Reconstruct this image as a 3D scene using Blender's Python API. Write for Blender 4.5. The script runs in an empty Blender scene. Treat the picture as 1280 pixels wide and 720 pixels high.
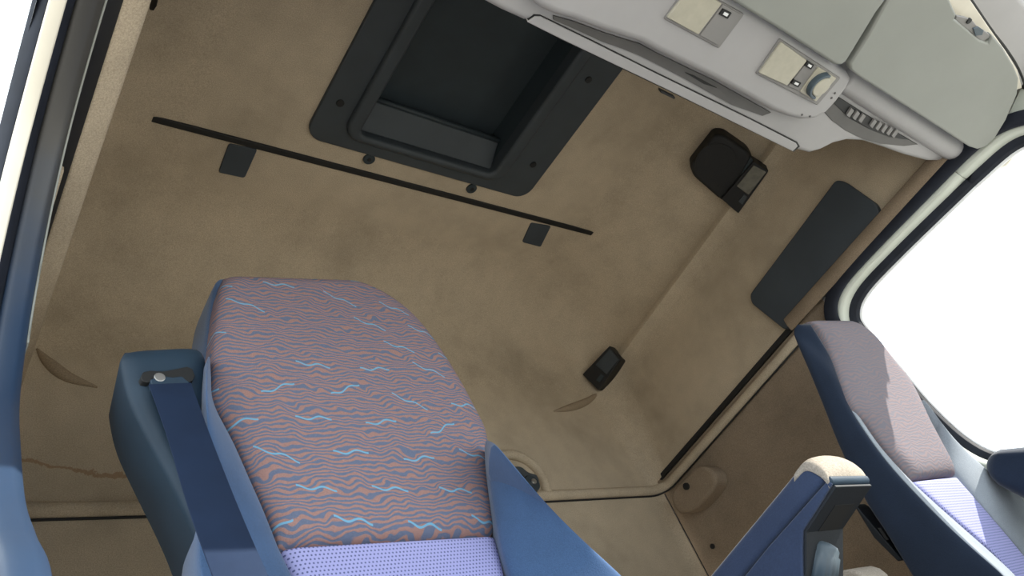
import bpy, bmesh, math, random
from mathutils import Vector, Matrix
random.seed(4)
SC = bpy.context.scene
COL = SC.collection

# ------------------------------------------------------------------ camera
cam_d = bpy.data.cameras.new('camera')
cam_d.sensor_fit = 'HORIZONTAL'; cam_d.sensor_width = 36.0; cam_d.lens = 27.4305
cam_d.clip_start = 0.01; cam_d.clip_end = 200
cam = bpy.data.objects.new('camera', cam_d); COL.objects.link(cam)
cam.matrix_world = Matrix(((0.76550, -0.14281, -0.62739, 0), (-0.54090, -0.67092, -0.50725, 0),
                           (-0.34849, 0.72765, -0.59083, 0), (0, 0, 0, 1)))
SC.camera = cam
# ------------------------------------------------------------------ sky, sun, exposure
w = bpy.data.worlds.new('sky'); SC.world = w; w.use_nodes = True
bg = w.node_tree.nodes['Background']
bg.inputs['Color'].default_value = (0.86, 0.94, 1.0, 1); bg.inputs['Strength'].default_value = 2.6
sun_d = bpy.data.lights.new('sun', 'SUN'); sun_d.energy = 9.0; sun_d.angle = 0.009; sun_d.color = (1.0, 0.93, 0.82)
sun = bpy.data.objects.new('sun', sun_d); COL.objects.link(sun)
SUN_FROM = Vector((0.80, -1.0, 0.78))
sun.rotation_euler = SUN_FROM.to_track_quat('Z', 'Y').to_euler()
vs = SC.view_settings
vs.view_transform = 'Standard'; vs.look = 'None'; vs.gamma = 1.0; vs.use_curve_mapping = False
vs.exposure = 0.0
for k, v in (('max_bounces', 10), ('diffuse_bounces', 7), ('glossy_bounces', 4)):
    try: setattr(SC.cycles, k, v)
    except Exception: pass

# ------------------------------------------------------------------ materials
class N:
    def __init__(s, name):
        s.m = bpy.data.materials.new(name); s.m.use_nodes = True
        s.t = s.m.node_tree; s.b = s.t.nodes['Principled BSDF']
        s.tc = s.t.nodes.new('ShaderNodeTexCoord')
    def new(s, typ, **kw):
        n = s.t.nodes.new(typ)
        for k, v in kw.items(): setattr(n, k, v)
        return n
    def link(s, a, b): s.t.links.new(a, b)
    def math(s, op, a, b=None, c=None):
        n = s.new('ShaderNodeMath', operation=op)
        for i, x in enumerate((a, b, c)):
            if x is None: continue
            if hasattr(x, 'is_linked'): s.link(x, n.inputs[i])
            else: n.inputs[i].default_value = x
        return n.outputs[0]
    def noise(s, scale, detail=3, rough=.55, vec=None):
        n = s.new('ShaderNodeTexNoise'); n.inputs['Scale'].default_value = scale
        n.inputs['Detail'].default_value = detail; n.inputs['Roughness'].default_value = rough
        s.link(vec if vec is not None else s.tc.outputs['Object'], n.inputs['Vector'])
        return n.outputs['Fac']
    def ramp(s, fac, stops):
        n = s.new('ShaderNodeValToRGB'); e = n.color_ramp.elements
        while len(e) < len(stops): e.new(0.5)
        for el, (p, c) in zip(e, stops): el.position = p; el.color = (*c, 1)
        s.link(fac, n.inputs['Fac']); return n.outputs['Color']
    def mix(s, fac, a, b, blend='MIX'):
        n = s.new('ShaderNodeMix', data_type='RGBA', blend_type=blend)
        for x, i in ((fac, 0), (a, 6), (b, 7)):
            if hasattr(x, 'is_linked'): s.link(x, n.inputs[i])
            else: n.inputs[i].default_value = x if i == 0 else (*x, 1)
        return n.outputs[2]
    def bump(s, h, strength=.3, dist=.002):
        n = s.new('ShaderNodeBump'); n.inputs['Strength'].default_value = strength
        n.inputs['Distance'].default_value = dist
        s.link(h, n.inputs['Height']); s.link(n.outputs['Normal'], s.b.inputs['Normal'])

def plain(name, col, rough=.5, var=.12, scale=30, grain=0, metal=0, spec=.5):
    n = N(name); c0 = tuple(x*(1-var) for x in col); c1 = tuple(min(1, x*(1+var)) for x in col)
    n.link(n.ramp(n.noise(scale), [(.3, c0), (.7, c1)]), n.b.inputs['Base Color'])
    n.b.inputs['Roughness'].default_value = rough; n.b.inputs['Metallic'].default_value = metal
    n.b.inputs['Specular IOR Level'].default_value = spec
    if grain: n.bump(n.noise(grain, 2), .25, .001)
    return n.m

def carpet(name, col):
    n = N(name)
    big = n.noise(3.2, 4, .6); mid = n.noise(14, 4, .6); fine = n.noise(420, 2, .7)
    c = n.ramp(big, [(.3, tuple(x*.72 for x in col)), (.52, col), (.72, tuple(x*1.12 for x in col))])
    c = n.mix(.35, c, n.ramp(mid, [(.3, tuple(x*.8 for x in col)), (.7, tuple(x*1.15 for x in col))]))
    c = n.mix(.55, c, n.ramp(fine, [(.32, (.62, .62, .62)), (.68, (1.3, 1.3, 1.3))]), 'MULTIPLY')
    n.link(c, n.b.inputs['Base Color']); n.b.inputs['Roughness'].default_value = .95
    n.b.inputs['Specular IOR Level'].default_value = .1
    n.bump(fine, .5, .002)
    return n

def velour(name, col):
    n = N(name); f = n.noise(500, 2, .7); g = n.noise(9, 4)
    c = n.ramp(g, [(.3, tuple(x*.85 for x in col)), (.7, tuple(x*1.12 for x in col))])
    c = n.mix(.4, c, n.ramp(f, [(.3, (.7, .7, .7)), (.7, (1.25, 1.25, 1.25))]), 'MULTIPLY')
    n.link(c, n.b.inputs['Base Color']); n.b.inputs['Roughness'].default_value = .85
    n.b.inputs['Sheen Weight'].default_value = .25; n.b.inputs['Sheen Roughness'].default_value = .5
    n.b.inputs['Specular IOR Level'].default_value = .15
    n.bump(f, .4, .001)
    return n.m

def zebra(name, squiggle=True, worn=0.0):
    n = N(name); sep = n.new('ShaderNodeSeparateXYZ'); n.link(n.tc.outputs['Object'], sep.inputs[0])
    X, Z = sep.outputs['X'], sep.outputs['Z']
    cv = n.new('ShaderNodeCombineXYZ'); n.link(n.math('MULTIPLY', X, .6), cv.inputs[0])
    tilt = n.math('MULTIPLY', n.math('SUBTRACT', n.noise(26, 1.5, .5), .5), .035)
    n.link(n.math('ADD', Z, tilt), cv.inputs[2])
    wv = n.new('ShaderNodeTexWave', wave_type='BANDS', bands_direction='Z', wave_profile='SIN')
    n.link(cv.outputs[0], wv.inputs['Vector'])
    wv.inputs['Scale'].default_value = 42; wv.inputs['Distortion'].default_value = 7.0
    wv.inputs['Detail'].default_value = 1.5; wv.inputs['Detail Scale'].default_value = 1.25
    wv.inputs['Detail Roughness'].default_value = .55
    c = n.ramp(wv.outputs['Fac'], [(.36, (.125, .15, .225)), (.64, (.31, .185, .165))])
    weave = n.noise(900, 1)
    c = n.mix(.5, c, n.ramp(weave, [(.3, (.7, .7, .7)), (.7, (1.3, 1.3, 1.3))]), 'MULTIPLY')
    if worn: c = n.mix(n.math('MULTIPLY', n.math('SUBTRACT', 1.0, n.math('MULTIPLY', wv.outputs['Fac'], .25)), worn), c, (.165, .155, .175))
    if squiggle:
        iy = n.math('FLOOR', n.math('MULTIPLY', Z, 1/.060))
        xs = n.math('ADD', n.math('MULTIPLY', X, 1/.112), n.math('MULTIPLY', iy, .37))
        ix = n.math('FLOOR', xs); fx = n.math('SUBTRACT', n.math('FRACT', xs), .5)
        fy = n.math('SUBTRACT', n.math('FRACT', n.math('MULTIPLY', Z, 1/.060)), .5)
        cell = n.new('ShaderNodeCombineXYZ'); n.link(ix, cell.inputs[0]); n.link(iy, cell.inputs[1])
        wn = n.new('ShaderNodeTexWhiteNoise', noise_dimensions='3D'); n.link(cell.outputs[0], wn.inputs['Vector'])
        rs = n.new('ShaderNodeSeparateColor'); n.link(wn.outputs['Color'], rs.inputs[0])
        slope = n.math('MULTIPLY', n.math('SUBTRACT', rs.outputs[0], .5), 1.9)
        off = n.math('MULTIPLY', n.math('SUBTRACT', rs.outputs[1], .5), .35)
        wob = n.math('MULTIPLY', n.math('SINE', n.math('MULTIPLY', fx, 19.0)), .05)
        d = n.math('ABSOLUTE', n.math('SUBTRACT', fy, n.math('ADD', n.math('ADD', n.math('MULTIPLY', fx, slope), off), wob)))
        on = n.math('MULTIPLY', n.math('LESS_THAN', d, .026), n.math('LESS_THAN', n.math('ABSOLUTE', fx), .25))
        on = n.math('MULTIPLY', on, n.math('GREATER_THAN', rs.outputs[2], .12))
        c = n.mix(on, c, (.16, .36, .52))
    n.link(c, n.b.inputs['Base Color']); n.b.inputs['Roughness'].default_value = .9
    n.b.inputs['Specular IOR Level'].default_value = .15
    n.bump(wv.outputs['Fac'], .25, .001)
    return n.m

def mesh_fabric(name):
    n = N(name); sep = n.new('ShaderNodeSeparateXYZ'); n.link(n.tc.outputs['Object'], sep.inputs[0])
    a = n.math('MULTIPLY', sep.outputs['X'], 1/.0056); b = n.math('MULTIPLY', sep.outputs['Z'], 1/.0056)
    row = n.math('FLOOR', b); a = n.math('ADD', a, n.math('MULTIPLY', row, .5))
    fa = n.math('SUBTRACT', n.math('FRACT', a), .5); fb = n.math('SUBTRACT', n.math('FRACT', b), .5)
    r2 = n.math('ADD', n.math('MULTIPLY', fa, fa), n.math('MULTIPLY', fb, fb))
    hole = n.math('LESS_THAN', r2, .055)
    n.link(n.mix(hole, (.33, .34, .62), (.09, .10, .24)), n.b.inputs['Base Color'])
    n.b.inputs['Roughness'].default_value = .8
    return n.m

_c = carpet('beige carpet liner', (.475, .395, .29))
M = {'carpet': _c.m}
_c2 = carpet('stained beige carpet liner', (.475, .395, .29))    # the rear wall: brown tide mark of dried water
_n = _c2
_sep = _n.new('ShaderNodeSeparateXYZ'); _n.link(_n.tc.outputs['Object'], _sep.inputs[0])
_edge = _n.math('ADD', _n.math('MULTIPLY', _n.math('SUBTRACT', _n.noise(26, 5, .7), .5), .05), _n.math('SUBTRACT', _sep.outputs['Z'], _n.math('SUBTRACT', 1.03, _n.math('MULTIPLY', _sep.outputs['X'], .20))))
_line = _n.math('MULTIPLY', _n.math('LESS_THAN', _n.math('ABSOLUTE', _edge), .0045), _n.math('LESS_THAN', _sep.outputs['X'], .55))
_src = _n.b.inputs['Base Color'].links[0].from_socket
_n.link(_n.mix(_n.math('MULTIPLY', _line, .55), _src, (.24, .12, .05)), _n.b.inputs['Base Color'])
M['carpet_stained'] = _c2.m
M['carpet_lower'] = carpet('beige carpet lower panel', (.47, .375, .265)).m
M['carpet_dark'] = carpet('brown carpet and lower panel shade', (.27, .21, .15)).m  # brown of the far lip; on the right lower panel it paints shade
M['carpet_fold_shade'] = carpet('beige carpet with fold shade in colour', (.33, .26, .18)).m  # darker tone stands for shade under the rear corner folds
M['charcoal'] = plain('charcoal moulded plastic', (.037, .046, .053), .55, .1, 12, 900)
M['charcoal_dark'] = plain('dark charcoal plastic', (.020, .030, .036), .6, .1, 12, 900)
M['black'] = plain('black plastic', (.006, .0065, .007), .6, .1, 40)
M['panel_dark'] = plain('dark slate panel', (.038, .048, .058), .75, .1, 9, 1200)
M['rubber'] = plain('blue black rubber seal', (.012, .015, .024), .65, .25, 25, 0, 0, .25)
M['rubber_blue'] = plain('dusty blue rubber seal', (.065, .105, .17), .55, .2, 30)
n = N('seal rubber with road dust above and painted sky below')
_s = n.new('ShaderNodeSeparateXYZ'); n.link(n.tc.outputs['Object'], _s.inputs[0])
_h = n.math('ADD', _s.outputs['Z'], n.math('MULTIPLY', n.noise(9, 4), .25))
n.link(n.ramp(_h, [(.50, (.017, .038, .080)), (.72, (.045, .043, .040))]), n.b.inputs['Base Color']); n.b.inputs['Roughness'].default_value = .4  # blue of the lower run is painted sky reflection, dust grey above
M['dust_and_sky'] = n.m
M['cream'] = plain('cream body paint', (.72, .68, .58), .3, .08, 10)
M['white_paint'] = plain('white body paint', (.78, .79, .80), .25, .05, 10)
M['pale_green'] = plain('pale grey green paint', (.50, .53, .47), .4, .06, 10)
M['console'] = plain('pale grey console plastic', (.36, .355, .36), .55, .04, 8, 1500)
M['console_grey'] = plain('mid grey console plastic', (.22, .215, .21), .55, .06, 8, 1500)
M['slot'] = plain('dark grey slot plastic', (.10, .097, .094), .6, .08, 20)
M['visor'] = plain('grey green visor vinyl', (.25, .262, .24), .6, .04, 6, 1200)
M['lens'] = plain('frosted ivory lens', (.42, .40, .325), .3, .06, 60, 700)
M['lens_smoke'] = plain('smoky lens', (.16, .155, .13), .2, .2, 40)
M['chrome'] = plain('bare metal', (.45, .45, .44), .3, .05, 30, 0, .9)
M['velour'] = velour('blue velour', (.050, .100, .205))
M['velour_navy'] = velour('navy velour', (.011, .020, .040))
M['velour_sunlit'] = velour('blue velour with sunlight in colour', (.25, .285, .33))  # pale colour stands for sunlight on the far seat wings
M['velour_mid'] = velour('slate blue velour', (.030, .046, .092))
M['shell'] = plain('blue grey hard plastic', (.019, .038, .062), .5, .12, 14, 1200, 0, .3)
M['shell_dark'] = plain('dark blue grey plastic', (.010, .013, .017), .55, .12, 14, 1200, 0, .3)
M['knob'] = plain('grey blue knob plastic', (.06, .085, .105), .5, .1, 20)
M['belt'] = plain('navy belt webbing', (.010, .021, .050), .85, .12, 16, 1400, 0, .2)
M['cuff'] = plain('steel grey webbing sleeve', (.10, .14, .19), .5, .1, 16, 900)
M['zebra'] = zebra('salmon and slate woven fabric')
M['zebra_worn'] = zebra('worn woven fabric', False, .93)
M['mesh'] = mesh_fabric('lavender mesh fabric')
M['wool'] = carpet('worn oatmeal pile', (.36, .32, .27)).m
M['ground'] = plain('pale concrete', (.50, .48, .44), .9, .1, 1.5)
M['floor'] = plain('grey rubber flooring', (.34, .32, .29), .8, .1, 8)
g = N('window glass'); tr = g.new('ShaderNodeBsdfTransparent'); gl = g.new('ShaderNodeBsdfGlossy'); gl.inputs['Roughness'].default_value = .02
lw = g.new('ShaderNodeFresnel'); lw.inputs['IOR'].default_value = 1.25; mx = g.new('ShaderNodeMixShader')
g.link(lw.outputs[0], mx.inputs[0]); g.link(tr.outputs[0], mx.inputs[1]); g.link(gl.outputs[0], mx.inputs[2])
g.link(mx.outputs[0], g.t.nodes['Material Output'].inputs['Surface'])
tr.inputs['Color'].default_value = (.97, .98, .98, 1)
M['glass'] = g.m

# ------------------------------------------------------------------ object helpers
def V(p): return Vector(p)
def mk(name, verts, faces, mat, parent=None, smooth=True, sub=0, bevel=0, seg=2, kind=None, label=None):
    me = bpy.data.meshes.new(name)
    off = parent_loc(parent)
    me.from_pydata([V(v) - off for v in verts], [], faces)
    bm = bmesh.new(); bm.from_mesh(me)
    bmesh.ops.remove_doubles(bm, verts=bm.verts, dist=1e-6)
    bmesh.ops.recalc_face_normals(bm, faces=bm.faces)
    bm.to_mesh(me); bm.free()
    for p in me.polygons: p.use_smooth = smooth
    me.materials.append(M[mat])
    o = bpy.data.objects.new(name, me); COL.objects.link(o)
    if parent is not None: o.parent = parent
    if bevel:
        b = o.modifiers.new('bevel', 'BEVEL'); b.loop_slide = False; b.width = bevel; b.segments = seg; b.limit_method = 'ANGLE'; b.angle_limit = .6
        b.harden_normals = False
    if sub:
        s = o.modifiers.new('sub', 'SUBSURF'); s.levels = sub; s.render_levels = sub
    if kind: o['kind'] = kind
    if label: o['label'] = label
    return o
def parent_loc(p):
    l = Vector((0, 0, 0))
    while p is not None: l = l + p.location; p = p.parent
    return l
def thing(name, label, cat, loc, group=None):
    e = bpy.data.objects.new(name, None); COL.objects.link(e); e.location = loc; e.empty_display_size = .05
    return tag(e, label, cat, group)
def tag(o, label, cat, group=None):
    o['label'] = label; o['category'] = cat
    if group: o['group'] = group
    return o

def plate(name, pts, n, thick, mat, parent=None, bevel=.003, seg=3, rnd=0, **kw):
    """outline polygon (3D, coplanar), extruded along n by thick, edges bevelled; rnd rounds outline corners"""
    pts = [V(p) for p in pts]; n = V(n).normalized()
    if rnd: pts = round_poly(pts, rnd)
    k = len(pts); vs_ = pts + [p + n*thick for p in pts]
    fs = [list(range(k)), list(range(2*k-1, k-1, -1))] + [[i, (i+1) % k, k+(i+1) % k, k+i] for i in range(k)]
    o = mk(name, vs_, fs, mat, parent, smooth=False, bevel=bevel, seg=seg, **kw)
    if bevel:
        for p in o.data.polygons: p.use_smooth = True
        e = o.modifiers.new('wn', 'WEIGHTED_NORMAL')
        o.modifiers['bevel'].angle_limit = .9
    return o
def round_poly(pts, r, seg=5):
    out = []; k = len(pts)
    for i in range(k):
        p, a, b = pts[i], pts[i-1], pts[(i+1) % k]
        ra = min(r, (a-p).length*.45); rb = min(r, (b-p).length*.45)
        s, e = p + (a-p).normalized()*ra, p + (b-p).normalized()*rb
        for j in range(seg+1):
            t = j/seg; out.append(s*(1-t)**2 + p*(2*t*(1-t)) + e*t*t)
    return out
def disc(name, c, n, r, h, mat, parent=None, seg=20, bevel=.001, **kw):
    c = V(c); n = V(n).normalized(); a = n.orthogonal().normalized(); b = n.cross(a)
    return plate(name, [c + a*r*math.cos(2*math.pi*i/seg) + b*r*math.sin(2*math.pi*i/seg) for i in range(seg)], n, h, mat, parent, bevel, 2, **kw)
def catmull(pts, m):
    pts = [V(p) for p in pts]; P = [pts[0]*2-pts[1]] + pts + [pts[-1]*2-pts[-2]]; out = []
    k = len(pts)-1
    for i in range(m):
        t = i/(m-1)*k; j = min(int(t), k-1); f = t-j
        a, b, c, d = P[j:j+4]
        out.append(.5*((2*b) + (c-a)*f + (2*a-5*b+4*c-d)*f*f + (3*b-a-3*c+d)*f**3))
    return out
def pad(name, left, right, n, bulge, thick, mat, parent=None, nu=14, nv=22, edge=.25, smooth_ends=True, **kw):
    """cushion between two edge curves (bottom to top); front bulges along n, back lies thick behind"""
    n = V(n).normalized(); Lc = catmull(left, nv); Rc = catmull(right, nv); vs_ = []; fs = []
    def prof(s):
        d = min(s, 1-s)/edge
        return 1 if d >= 1 else math.sqrt(max(0, 1-(1-d)**2))
    for j in range(nv):
        for i in range(nu):
            si = .5-.5*math.cos(math.pi*i/(nu-1)); p = Lc[j].lerp(Rc[j], si)
            tj = .5-.5*math.cos(math.pi*j/(nv-1))
            e = prof(si)*(prof(j/(nv-1)) if smooth_ends else 1)
            vs_.append(p + n*bulge*e)
    B = len(vs_)
    for j in range(nv):
        for i in range(nu):
            si = .5-.5*math.cos(math.pi*i/(nu-1)); vs_.append(Lc[j].lerp(Rc[j], si) - n*thick)
    for j in range(nv-1):
        for i in range(nu-1):
            a = j*nu+i; fs.append([a, a+1, a+nu+1, a+nu]); fs.append([B+a, B+a+nu, B+a+nu+1, B+a+1])
    for i in range(nu-1):
        for a in (i, (nv-1)*nu+i): fs.append([a, a+1, B+a+1, B+a])
    for j in range(nv-1):
        for a in (j*nu, j*nu+nu-1): fs.append([a, a+nu, B+a+nu, B+a])
    o = mk(name, vs_, fs, mat, parent, **kw)
    b = o.modifiers.new('bevel', 'BEVEL'); b.width = .006; b.segments = 2; b.limit_method = 'ANGLE'; b.angle_limit = .9
    return o
def tube(name, path, r, mat, parent=None, seg=10, m=0, **kw):
    path = catmull(path, m) if m else [V(p) for p in path]; vs_ = []; fs = []; k = len(path)
    rr = r if callable(r) else (lambda t: r)
    up = None
    for i, p in enumerate(path):
        d = (path[min(i+1, k-1)] - path[max(i-1, 0)]).normalized()
        a = d.orthogonal() if up is None else (up - d*up.dot(d)); a.normalize(); up = a; b = d.cross(a)
        for s in range(seg):
            t = 2*math.pi*s/seg; vs_.append(p + (a*math.cos(t) + b*math.sin(t))*rr(i/(k-1)))
    for i in range(k-1):
        for s in range(seg): fs.append([i*seg+s, i*seg+(s+1) % seg, (i+1)*seg+(s+1) % seg, (i+1)*seg+s])
    fs += [list(range(seg)), list(range((k-1)*seg, k*seg))]
    return mk(name, vs_, fs, mat, parent, **kw)
def ribbon(name, left, right, n, thick, mat, parent=None, m=24, **kw):
    Lc, Rc = catmull(left, m), catmull(right, m); n = V(n).normalized()*thick; vs_ = []; fs = []
    for a, b in zip(Lc, Rc): vs_ += [a, b, b-n, a-n]
    for i in range(m-1):
        for s in range(4): fs.append([4*i+s, 4*i+(s+1) % 4, 4*i+4+(s+1) % 4, 4*i+4+s])
    fs += [[0, 1, 2, 3], [4*m-4, 4*m-3, 4*m-2, 4*m-1]]
    return mk(name, vs_, fs, mat, parent, bevel=.0008, **kw)
def box(name, lo, hi, mat, parent=None, bevel=.003, **kw):
    x0, y0, z0 = lo; x1, y1, z1 = hi
    return plate(name, [(x0, y0, z0), (x1, y0, z0), (x1, y1, z0), (x0, y1, z0)], (0, 0, 1), z1-z0, mat, parent, bevel, 2, **kw)

# ================================================================== the cab shell
CX, W2, D, H = 1.13, 0.97, 1.5, 1.6        # centre line, half width, rear wall, headlining height above the camera
def edge_z(y): return 1.098 - .131*y       # lower edge of the upper side liner
def crease_z(y): return 1.455 - .15*(y - .5)
SEG_S, SEG_C, SEG_R = 16, 10, 22
def loop(ds, zs, dr, zr, r=.13):
    """U shaped ring right front -> right rear corner -> rear -> left rear corner -> left front"""
    hx = W2 - ds; yb = D - dr; y0 = -.5; pts = []
    def side_y(i): return y0 + (yb - r - y0)*i/SEG_S
    half = []
    for i in range(SEG_S+1): half.append((hx, side_y(i), 0.0))
    for i in range(1, SEG_C+1):
        a = math.pi/2*i/SEG_C; half.append((hx - r + r*math.cos(a), yb - r + r*math.sin(a), i/SEG_C))
    for i in range(1, SEG_R//2+1): half.append(((hx - r)*(1 - i/(SEG_R//2)), yb, 1.0))
    full = half + [(-x, y, w_) for x, y, w_ in reversed(half[:-1])]
    for x, y, w_ in full:
        w_ = w_*w_*(3-2*w_)
        pts.append(Vector((CX + x, y, zs(y)*(1-w_) + zr*w_)))
    return pts
def lerp_top(f): return lambda y: crease_z(y) + (H - crease_z(y))*f
LEV = [
    (0.0, edge_z, 0.0, .88, .06), (0.0, lambda y: edge_z(y) + .12, 0, 1.05, .09), (0.0, lambda y: crease_z(y) - .10, 0, 1.24, .12),
    (.001, lambda y: crease_z(y) - .035, .002, 1.31), (.010, lambda y: crease_z(y) - .016, .005, 1.34), (.030, crease_z, .010, 1.37),
    (.031, lambda y: crease_z(y) + .014, .016, 1.40), (.022, lambda y: crease_z(y) + .030, .022, 1.43), (.085, lerp_top(.52), .045, 1.475),
    (.155, lerp_top(.80), .08, 1.52), (.215, lerp_top(.93), .125, 1.56), (.285, lerp_top(.99), .19, 1.588), (.36, lambda y: H, .27, H)]
loops = [loop(*l) for l in LEV]
NL = len(loops[0]); SPLIT = 5
iR = SEG_S + SEG_C//2; iL = NL - 1 - iR
def strip(name, a, b, i0, i1, mat, lower=None):
    vs_ = []; fs = []; L = [lp[i0:i1+1] for lp in loops[a:b+1]]
    if lower is not None: L.insert(0, [Vector((p.x, p.y, lower)) for p in L[0]])
    k = i1-i0+1
    for l in L: vs_ += l
    for j in range(len(L)-1):
        for i in range(k-1): fs.append([j*k+i, j*k+i+1, (j+1)*k+i+1, (j+1)*k+i])
    return mk(name, vs_, fs, mat, kind='structure')
strip('wall_right', 0, SPLIT, 0, iR, 'carpet')
strip('wall_back', 0, SPLIT, iR, iL, 'carpet_stained', lower=-.6)
strip('wall_left', 0, SPLIT, iL, NL-1, 'carpet')
# headlining: everything above the crease, with a hole for the hatch
HX0, HX1, HY0, HY1 = .86, 1.33, .33, .965
bm = bmesh.new(); rows = [[bm.verts.new(p) for p in lp] for lp in loops[SPLIT:]]
for j in range(len(rows)-1):
    for i in range(NL-1): bm.faces.new((rows[j][i], rows[j][i+1], rows[j+1][i+1], rows[j+1][i]))
top = rows[-1]; es = []
for i in range(NL-1): es.append(bm.edges.get((top[i], top[i+1])))
es.append(bm.edges.new((top[-1], top[0])))
hv = [bm.verts.new(p) for p in ((HX0, HY0, H), (HX1, HY0, H), (HX1, HY1, H), (HX0, HY1, H))]
for i in range(4): es.append(bm.edges.new((hv[i], hv[(i+1) % 4])))
bmesh.ops.triangle_fill(bm, use_beauty=True, use_dissolve=False, edges=es)
bmesh.ops.recalc_face_normals(bm, faces=bm.faces)
me = bpy.data.meshes.new('ceiling'); bm.to_mesh(me); bm.free()
for p in me.polygons: p.use_smooth = True
me.materials.append(M['carpet']); o = bpy.data.objects.new('ceiling', me); COL.objects.link(o); o['kind'] = 'structure'

# lower side panels, rear ridge, floor, ground
XR, XL = CX + W2, CX - W2
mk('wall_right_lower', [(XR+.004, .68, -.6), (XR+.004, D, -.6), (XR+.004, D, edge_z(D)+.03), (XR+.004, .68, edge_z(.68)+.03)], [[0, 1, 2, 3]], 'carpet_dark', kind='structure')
mk('wall_left_lower', [(XL-.008, .88, -.6), (XL-.008, D, -.6), (XL-.008, D, edge_z(D)+.03), (XL-.008, .88, edge_z(.88)+.03)], [[0, 1, 2, 3]], 'carpet_lower', kind='structure')
def ridge_path():
    p = []
    r = .055
    for i in range(7): a = math.pi/2*i/6; p.append((XR - r + r*math.cos(a), D - r + r*math.sin(a), .868))
    p = [(XR, y, .870 + .131*(1.43-y)) for y in (.76, .95, 1.15, 1.3)] + p
    q = [(2*CX - x, y, z) for x, y, z in reversed(p)]
    return p + [(1.5, D, .862), (CX, D, .862), (.76, D, .862)] + q
tube('trim_1', ridge_path(), .017, 'carpet', seg=10, kind='structure')
tube('ridge_shade_line', [(p[0]-(.008 if p[0] > CX else -.008), p[1]-.002, p[2]-.019) for p in ridge_path()], .0028, 'black', seg=6, kind='structure')  # black line drawn in place of the shade under the ridge
for s, nm in ((1, 'trim_3'), (-1, 'trim_4')):      # dark joint under the upper side liner
    x = XR if s > 0 else XL
    box_pts = [(x - s*.006, .16, edge_z(.16)-.011), (x - s*.006, 1.475, edge_z(1.475)-.010), (x - s*.006, 1.475, edge_z(1.475)+.006), (x - s*.006, .16, edge_z(.16)+.006)]
    plate(nm, box_pts, (s, 0, 0), .02, 'black', bevel=0, kind='structure')
# sewn folds in the rear corners
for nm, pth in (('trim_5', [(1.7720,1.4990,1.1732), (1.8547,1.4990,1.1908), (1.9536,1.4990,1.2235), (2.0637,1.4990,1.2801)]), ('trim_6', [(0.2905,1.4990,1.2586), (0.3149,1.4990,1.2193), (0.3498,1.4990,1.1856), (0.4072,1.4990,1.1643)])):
    tube(nm, pth, lambda t: .002 + .012*math.sin(math.pi*min(1, max(0, t))), 'carpet_fold_shade', seg=12, m=16, kind='structure')
# vertical joint between rear panel and right lower panel
tube('trim_7', [(XR-.004, D-.012, .85), (XR-.004, D-.016, .2)], .0022, 'black', seg=6, kind='structure')
box('floor', (XL, -.6, -.64), (XR, D, -.60), 'floor', bevel=0, kind='structure')
box('ground', (-14, -16, -1.75), (16, 14, -1.70), 'ground', bevel=0, kind='structure')
# cab outer skin so the shell is closed from outside
mk('trim_8', [(.097, -.5, .99), (.097, 1.56, .93), (.15, 1.56, 1.55), (.15, -.5, 1.55), (.26, 1.56, 1.69), (.26, -.5, 1.69)], [[0, 1, 2, 3], [3, 2, 4, 5]], 'white_paint', kind='structure')
box('trim_9', (.2, -.5, 1.70), (2.06, 1.62, 1.72), 'white_paint', bevel=0, kind='structure')
mk('trim_10', [(2.163, -.5, .99), (2.163, 1.56, .93), (2.11, 1.56, 1.55), (2.11, -.5, 1.55), (2.0, 1.56, 1.69), (2.0, -.5, 1.69)], [[0, 1, 2, 3], [3, 2, 4, 5]], 'white_paint', kind='structure')
box('trim_11', (.1, 1.54, -.6), (2.16, 1.58, 1.66), 'white_paint', bevel=0, kind='structure')

# ------------------------------------------------------------------ door apertures: strips swept round the opening
def sweep(name, path, prof, sx, mat, **kw):
    """path: (y,z,ny,nz) with outward normal; prof: polygon of (x, outward offset); sx mirrors about the centre line"""
    vs_ = []; fs = []; k = len(prof)
    for y, z, ny, nz in path:
        for x, d in prof:
            vs_.append(((x if sx < 0 else 2*CX - x), y + ny*d, z + nz*d))
    for i in range(len(path)-1):
        for s in range(k): fs.append([i*k+s, i*k+(s+1) % k, (i+1)*k+(s+1) % k, (i+1)*k+s])
    fs += [list(range(k)), list(range((len(path)-1)*k, len(path)*k))]
    return mk(name, vs_, fs, mat, **kw)
def frame_path(pts, m=60):
    c = catmull([(0, y, z) for y, z in pts], m); out = []
    for i, p in enumerate(c):
        d = (c[min(i+1, m-1)] - c[max(i-1, 0)]).normalized()
        out.append((p.y, p.z, d.z*-1 if False else -d.z, d.y))
    return [(y, z, ny, nz) for y, z, ny, nz in out]
LEAN = .085
def lean(prof_x, z): return prof_x - LEAN*(.98 - z) if z < .98 else prof_x
def sweep_lean(name, path, prof, sx, mat, parent=None, **kw):
    vs_ = []; fs = []; k = len(prof)
    for y, z, ny, nz in path:
        for x, d in prof:
            x = lean(x, z); vs_.append(((x if sx < 0 else 2*CX - x), y + ny*d, z + nz*d))
    for i in range(len(path)-1):
        for s in range(k): fs.append([i*k+s, i*k+(s+1) % k, (i+1)*k+(s+1) % k, (i+1)*k+s])
    fs += [list(range(k)), list(range((len(path)-1)*k, len(path)*k))]
    return mk(name, vs_, fs, mat, parent, bevel=.0025, **kw)
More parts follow.
